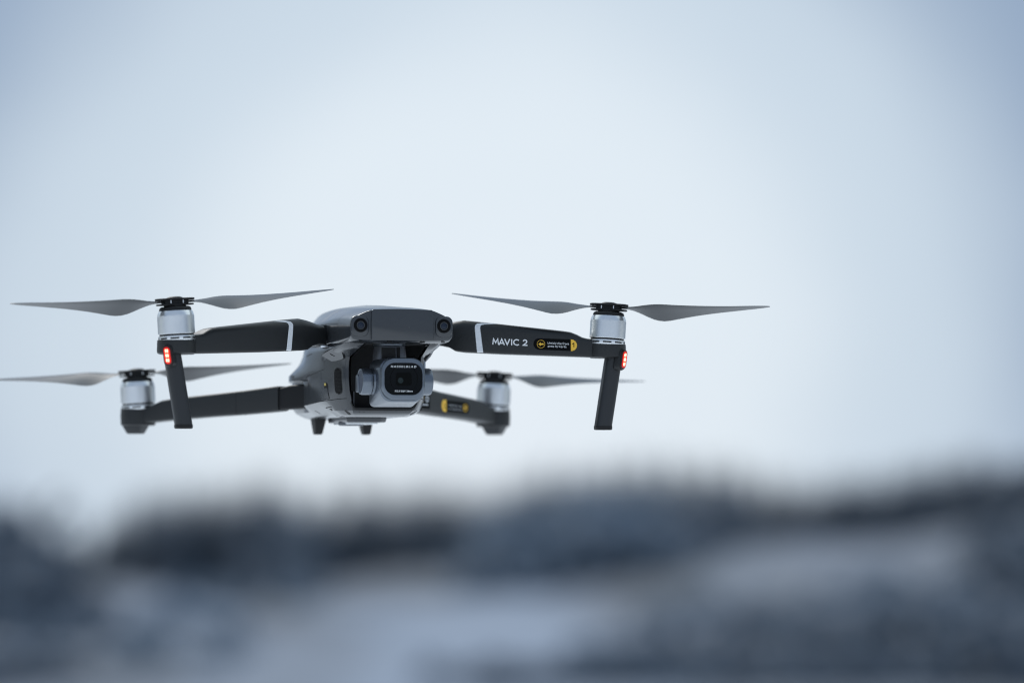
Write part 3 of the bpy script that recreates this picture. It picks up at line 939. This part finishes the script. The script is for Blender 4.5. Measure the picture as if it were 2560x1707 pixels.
# ------------------------------------------------------------------ the hill
def hill(x, y):
    d = max(y, 0.0)
    z = 0.0
    t = max(0.0, d - 70.0)
    lat = x / max(d, 1.0)                       # right is positive
    up = .018 + .024 * max(0.0, min(1.4, (lat + .02) / .13)) + .006 * max(0.0, min(1.0, (-lat - .06) / .08))
    z += up * t * (1 - .25 * min(1.0, t / 300)) if t < 300 else up * 300 * .75 + .004 * (t - 300)
    b = min(1.0, t / 60)
    z += b * (.7 * sin(x * .11 + y * .031) + .5 * sin(x * .23 - y * .067 + 1.3) + .35 * sin(x * .41 + y * .19))
    return z

bm = bmesh.new()
ys = [-3000, -1200, -400, -120, -40, 0, 20, 40, 60] + [70 + 4 * i for i in range(75)] + [380, 420, 480, 560, 700, 1000, 1800, 3500, 7000]
us = [-1.0, -.6, -.4, -.3] + [-.24 + .006 * i for i in range(81)] + [.3, .4, .6, 1.0]
rws = []
for y in ys:
    half = max(abs(y), 60.0)
    rws.append([(u * half * (1 if y >= 0 else 1.2), y, hill(u * half, y)) for u in us])
loft(bm, rws, closed=False, cap0=False, cap1=False)
bmesh.ops.recalc_face_normals(bm, faces=bm.faces)
if sum(f.normal.z for f in bm.faces) < 0:
    bmesh.ops.reverse_faces(bm, faces=bm.faces)
me = bpy.data.meshes.new("snowy_ground")
bm.to_mesh(me); bm.free()
for p in me.polygons:
    p.use_smooth = True
gm = bpy.data.materials.new("snow_with_heather")
gm.use_nodes = True
t = gm.node_tree
b = t.nodes['Principled BSDF']
b.inputs['Roughness'].default_value = .75
co = t.nodes.new("ShaderNodeTexCoord")
def noise(scale, detail, rough=.55):
    n_ = t.nodes.new("ShaderNodeTexNoise")
    n_.inputs['Scale'].default_value = scale
    n_.inputs['Detail'].default_value = detail
    n_.inputs['Roughness'].default_value = rough
    t.links.new(co.outputs['Object'], n_.inputs['Vector'])
    return n_
n1, n2_, n3 = noise(.045, 3), noise(.6, 5, .65), noise(.16, 2)
ad = t.nodes.new("ShaderNodeMath"); ad.operation = 'MULTIPLY_ADD'; ad.inputs[1].default_value = .45
t.links.new(n2_.outputs[0], ad.inputs[0]); t.links.new(n1.outputs[0], ad.inputs[2])
rp = t.nodes.new("ShaderNodeValToRGB")
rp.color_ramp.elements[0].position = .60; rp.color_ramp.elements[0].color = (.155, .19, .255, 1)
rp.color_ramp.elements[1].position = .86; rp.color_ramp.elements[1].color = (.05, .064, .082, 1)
t.links.new(ad.outputs[0], rp.inputs[0])
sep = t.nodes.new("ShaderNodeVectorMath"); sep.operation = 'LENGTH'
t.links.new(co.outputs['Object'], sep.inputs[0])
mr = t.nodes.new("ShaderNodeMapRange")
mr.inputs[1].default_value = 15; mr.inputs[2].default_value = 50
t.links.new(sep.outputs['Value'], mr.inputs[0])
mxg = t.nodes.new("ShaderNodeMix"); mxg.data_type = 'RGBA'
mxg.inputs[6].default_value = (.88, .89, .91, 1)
snow = rp.outputs[0]
wob = t.nodes.new("ShaderNodeVectorMath"); wob.operation = 'MULTIPLY_ADD'
wob.inputs[1].default_value = (2.5, 14, 0)
t.links.new(n3.outputs['Color'], wob.inputs[0]); t.links.new(co.outputs['Object'], wob.inputs[2])
# open snowfields lying between the scrub: centre, radii, how clean the snow lies there
for cx, cy, rx, ry, amt in ((-.6, 96, 4.0, 52, .95), (-2.6, 172, 6.4, 58, .9), (11.8, 178, 3.6, 26, .4), (16.5, 160, 3.2, 22, .3), (-5.4, 86, 1.8, 16, .6), (-11, 118, 3, 24, .6)):
    mpn = t.nodes.new("ShaderNodeMapping"); mpn.vector_type = 'TEXTURE'
    mpn.inputs['Location'].default_value = (cx + 1.25, cy + 7, 0); mpn.inputs['Scale'].default_value = (rx, ry, 1000)
    t.links.new(wob.outputs[0], mpn.inputs['Vector'])
    ln = t.nodes.new("ShaderNodeVectorMath"); ln.operation = 'LENGTH'
    t.links.new(mpn.outputs[0], ln.inputs[0])
    m2 = t.nodes.new("ShaderNodeMapRange"); m2.inputs[1].default_value = 1.1; m2.inputs[2].default_value = .6
    m2.inputs[4].default_value = amt
    t.links.new(ln.outputs['Value'], m2.inputs[0])
    mx = t.nodes.new("ShaderNodeMix"); mx.data_type = 'RGBA'
    t.links.new(m2.outputs[0], mx.inputs['Factor']); t.links.new(snow, mx.inputs[6])
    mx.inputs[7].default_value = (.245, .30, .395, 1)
    snow = mx.outputs[2]
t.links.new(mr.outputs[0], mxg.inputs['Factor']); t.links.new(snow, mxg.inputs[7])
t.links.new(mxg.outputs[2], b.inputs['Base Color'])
bpn = t.nodes.new("ShaderNodeBump"); bpn.inputs['Strength'].default_value = .5; bpn.inputs['Distance'].default_value = .2
t.links.new(n2_.outputs[0], bpn.inputs['Height']); t.links.new(bpn.outputs[0], b.inputs['Normal'])
me.materials.append(gm)
ground = bpy.data.objects.new("snowy_ground", me)
COL.objects.link(ground)
ground['kind'] = 'structure'

# ------------------------------------------------------------------ conifers and scrub on the hill
def leafmat(name, c0, c1, scale):
    m = bpy.data.materials.new(name)
    m.use_nodes = True
    t = m.node_tree
    b = t.nodes['Principled BSDF']
    b.inputs['Roughness'].default_value = .7
    co = t.nodes.new("ShaderNodeTexCoord")
    n_ = t.nodes.new("ShaderNodeTexNoise")
    n_.inputs['Scale'].default_value = scale
    n_.inputs['Detail'].default_value = 3
    t.links.new(co.outputs['Object'], n_.inputs['Vector'])
    r_ = t.nodes.new("ShaderNodeValToRGB")
    r_.color_ramp.elements[0].position = .38; r_.color_ramp.elements[0].color = (*c0, 1)
    r_.color_ramp.elements[1].position = .68; r_.color_ramp.elements[1].color = (*c1, 1)
    t.links.new(n_.outputs[0], r_.inputs[0]); t.links.new(r_.outputs[0], b.inputs['Base Color'])
    return m
M_NEEDLE = leafmat("conifer_needles", (.082, .110, .148), (.170, .220, .288), 1.3)
M_FROST_LIFT = leafmat("frosted_lifted_twigs", (.15, .195, .25), (.29, .36, .45), .9)  # frost tone lightened further to make up for weak light on the clumps
M_BARK = leafmat("bark", (.05, .055, .06), (.10, .11, .12), 4)

def crown(bm, x, y, z, h, rad, rnd, wh=12, br=9):
    for i in range(wh):
        f = i / wh
        zz = z + h * (.10 + .86 * f)
        R = rad * (1 - f) ** .85 * rnd.uniform(.8, 1.15) + .06
        k = max(4, int(br * (1 - .5 * f)))
        a0 = rnd.uniform(0, 6.28)
        for j in range(k):
            a = a0 + 2 * pi * j / k + rnd.uniform(-.25, .25)
            r = R * rnd.uniform(.65, 1.1)
            d = Vector((cos(a), sin(a), 0))
            n_ = Vector((-sin(a), cos(a), 0))
            base = Vector((x, y, zz))
            tip = base + d * r + Vector((0, 0, -.38 * r))
            wd = .30 * r + .08
            mid = base + d * r * .55 + Vector((0, 0, -.10 * r))
            pts = [base + Vector((0, 0, .12)), mid + n_ * wd, tip, mid - n_ * wd]
            bm.faces.new([bm.verts.new(p) for p in pts])
            m2 = mid + Vector((0, 0, -.26 * r))
            bm.faces.new([bm.verts.new(p) for p in (base, mid + n_ * wd * .5, m2, mid - n_ * wd * .5)])

def trunk(bm, x, y, z, h, r):
    rows = []
    for f in (0, .25, .6, .97):
        rows.append([(x + r * (1 - f) * cos(2 * pi * k / 7) + .01 * cos(k), y + r * (1 - f) * sin(2 * pi * k / 7), z - .2 + (h + .2) * f) for k in range(7)])
    loft(bm, rows)

def at(px, d):
    """Lateral position at distance d of a column px of the 2560-wide picture."""
    return (px - 1280) / 9600.0 * d

def top_for(py, d):
    return CAM_Z + d * math.tan(PITCH + math.atan((853.5 - py) / 9600.0))

def put(name, bm, m, parent=None):
    me = bpy.data.meshes.new(name)
    bm.to_mesh(me); bm.free()
    me.materials.append(m)
    o = bpy.data.objects.new(name, me)
    COL.objects.link(o)
    if parent:
        o.parent = parent
    return o

rnd = random.Random(11)
# skyline of the wood: (px, py of the tree tops)
SKY = [(-300, 1240), (-120, 1240), (0, 1255), (70, 1290), (150, 1345), (215, 1352), (290, 1290), (340, 1235), (420, 1225), (500, 1205), (585, 1215), (655, 1180), (720, 1225), (800, 1225), (900, 1215), (990, 1222), (1080, 1205),
       (1180, 1220), (1290, 1205), (1340, 1175), (1450, 1165), (1560, 1155), (1700, 1155), (1850, 1165), (1960, 1205), (2080, 1205), (2200, 1185), (2330, 1165), (2450, 1150), (2560, 1155), (2700, 1150), (2900, 1150)]
def skyline(px):
    for (a, ya), (b_, yb) in zip(SKY[:-1], SKY[1:]):
        if a <= px <= b_:
            return ya + (yb - ya) * (px - a) / (b_ - a) - 42
    return 1200
bmw, bmt, bmz = bmesh.new(), bmesh.new(), bmesh.new()
px = -280.0
while px < 2860:
    for row, (dist, dy) in enumerate(((305, 0), (288, 28), (272, 62))):
        if 130 < px < 240 and row > 0:
            continue
        d = dist + rnd.uniform(-6, 6)
        p = px + rnd.uniform(-16, 16) + row * 9
        x = at(p, d)
        z = hill(x, d)
        zt = top_for(skyline(p) + dy + rnd.uniform(-8, 30), d)
        h = max(2.2, zt - z)
        crown(bmz if 1150 < p < 1680 or 690 < p < 800 else bmw, x, d, z, h, .24 * h + .35, rnd)  # middle stretches get the lightened colour to offset weak light
        trunk(bmt, x, d, z, h, .03 * h)
    px += 20
# the same wood runs on round the hill on either side
for sg in (-1, 1):
    ang = 9.3
    while ang < 62:
        for dist in (300, 276):
            d = dist + rnd.uniform(-12, 12)
            a = radians(sg * (ang + rnd.uniform(-.3, .3)))
            x, y = d * sin(a), d * cos(a)
            z = hill(x, y)
            h = rnd.uniform(5.5, 9.5)
            crown(bmw, x, y, z, h, .24 * h + .35, rnd, 10, 7)
            trunk(bmt, x, y, z, h, .03 * h)
        ang += .65
fz = put("light_lifted_wood", bmz, M_FROST_LIFT)
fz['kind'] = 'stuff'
fz['label'] = "stretches of conifer wood in the middle of the hilltop, colour lifted against weak light"
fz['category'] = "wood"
wood = put("conifer_wood", bmw, M_NEEDLE)
wood['kind'] = 'stuff'
wood['label'] = "dark blurred wood of conifers along the top of the snowy hill"
wood['category'] = "wood"
put("trunk", bmt, M_BARK, wood)['kind'] = 'stuff'

# scrub and rocks scattered on the snow
def bush(bm, x, y, z, h, w_, rnd, k=60):
    for _ in range(k):
        a = rnd.uniform(0, 2 * pi)
        r = w_ * rnd.random() ** .5
        f = rnd.random()
        zz = z + h * f * (1 - .6 * (r / w_) ** 2)
        c = Vector((x + r * cos(a), y + r * sin(a), zz))
        q = .16 * h + .1
        u = Vector((rnd.uniform(-1, 1), rnd.uniform(-1, 1), rnd.uniform(-.6, 1))).normalized() * q
        v = u.orthogonal().normalized() * q * .5
        bm.faces.new([bm.verts.new(c + e) for e in (u, v, -u, -v)])
bmd, bmf = bmesh.new(), bmesh.new()
# (px, py of the base, distance, height in m, width in m, count, dark?)
CL = [(330, 1440, 3.4, 5, 5, 1), (470, 1440, 3.8, 6, 6, 1), (600, 1450, 4.0, 6, 6, 1), (690, 1480, 3.2, 4, 4, 1), (870, 1400, 2.8, 5, 5, 1), (1150, 1390, 3, 5, 5, 1),
      (950, 1410, 3.2, 5, 8, 1), (800, 1420, 3.2, 5, 8, 0), (1340, 1450, 4.2, 6, 10, 0), (1460, 1440, 4.0, 6, 10, 0), (1580, 1410, 3.6, 6, 9, 0), (1700, 1370, 3.2, 6, 8, 1), (1850, 1330, 3, 6, 7, 1), (1000, 1420, 3.2, 6, 8, 1), (1150, 1420, 3.2, 5, 8, 1), (20, 1480, 3.4, 3, 5, 1), (-40, 1560, 2.4, 4, 5, 1), (0, 1704, .8, 2, 8, 1), (70, 1704, .6, 2, 6, 1),  # middle clumps take the pale colour to offset their weak light
      (60, 1560, 1.6, 4, 6, 1), (200, 1600, .8, 4, 4, 0), (480, 1560, .8, 3, 4, 0), (420, 1660, .5, 3, 6, 0), (540, 1500, 1.2, 4, 4, 0), (760, 1500, 1.4, 3, 3, 0), (1700, 1540, .9, 2.4, 6, 0), (1500, 1698, .55, 2, 9, 1), (1640, 1690, .7, 2.2, 10, 1), (1790, 1680, .9, 2.4, 11, 1),
      (1920, 1672, 1.0, 2.6, 12, 1), (2070, 1668, 1.1, 2.6, 12, 1), (2230, 1672, 1.2, 2.6, 12, 1), (2390, 1680, 1.3, 2.4, 13, 1), (2530, 1695, 1.6, 1.6, 13, 1), (2570, 1470, 1.8, 2.4, 8, 1), (2540, 1400, 1.6, 2.4, 5, 1), (1190, 1704, .35, 2, 5, 1), (1330, 1702, .42, 2, 7, 1), (2150, 1500, .9, 3, 6, 0), (2330, 1530, 1.0, 3, 6, 0), (1930, 1560, .9, 2.4, 6, 0),
      (2050, 1610, .9, 2.6, 8, 1), (2230, 1600, 1.0, 2.6, 8, 1), (2420, 1600, 1.1, 2.6, 8, 1), (1560, 1640, .5, 2, 6, 0), (1600, 1706, .5, 2.4, 10, 1), (1800, 1706, .6, 2.4, 10, 1), (2000, 1706, .7, 2.4, 10, 1), (2200, 1706, .7, 2.4, 10, 1), (2400, 1706, .8, 2.4, 12, 1), (2540, 1706, 1.3, 1.2, 12, 1)]
def ground_at(px, py):
    e = math.tan(PITCH + math.atan((853.5 - py) / 9600.0))
    d = 60.0
    while d < 300 and hill(at(px, d), d) < CAM_Z + d * e:
        d += .5
    return d
for px, py, h, w_, c, dark in CL:
    d = ground_at(px, py)
    for _ in range(c * 3):
        dd = d + rnd.uniform(-4, 4)
        x = at(px, d) + rnd.uniform(-.5, .5) * w_
        bush(bmd if dark else bmf, x, dd, hill(x, dd) - .1, h * rnd.uniform(.6, 1.1), .32 * h + .3, rnd, 40)
sc_ = put("dark_scrub", bmd, M_NEEDLE)
sc_['kind'] = 'stuff'; sc_['label'] = "dark bushes scattered below the wood and across the lower right slope"; sc_['category'] = "scrub"
fr_ = put("frosted_lifted_scrub", bmf, M_FROST_LIFT)
fr_['kind'] = 'stuff'; fr_['label'] = "pale scrub over the snowy slope, part frosted, part lightened against weak light"; fr_['category'] = "scrub"

SC.cycles.use_denoising = True
SC.cycles.filter_width = 1.1
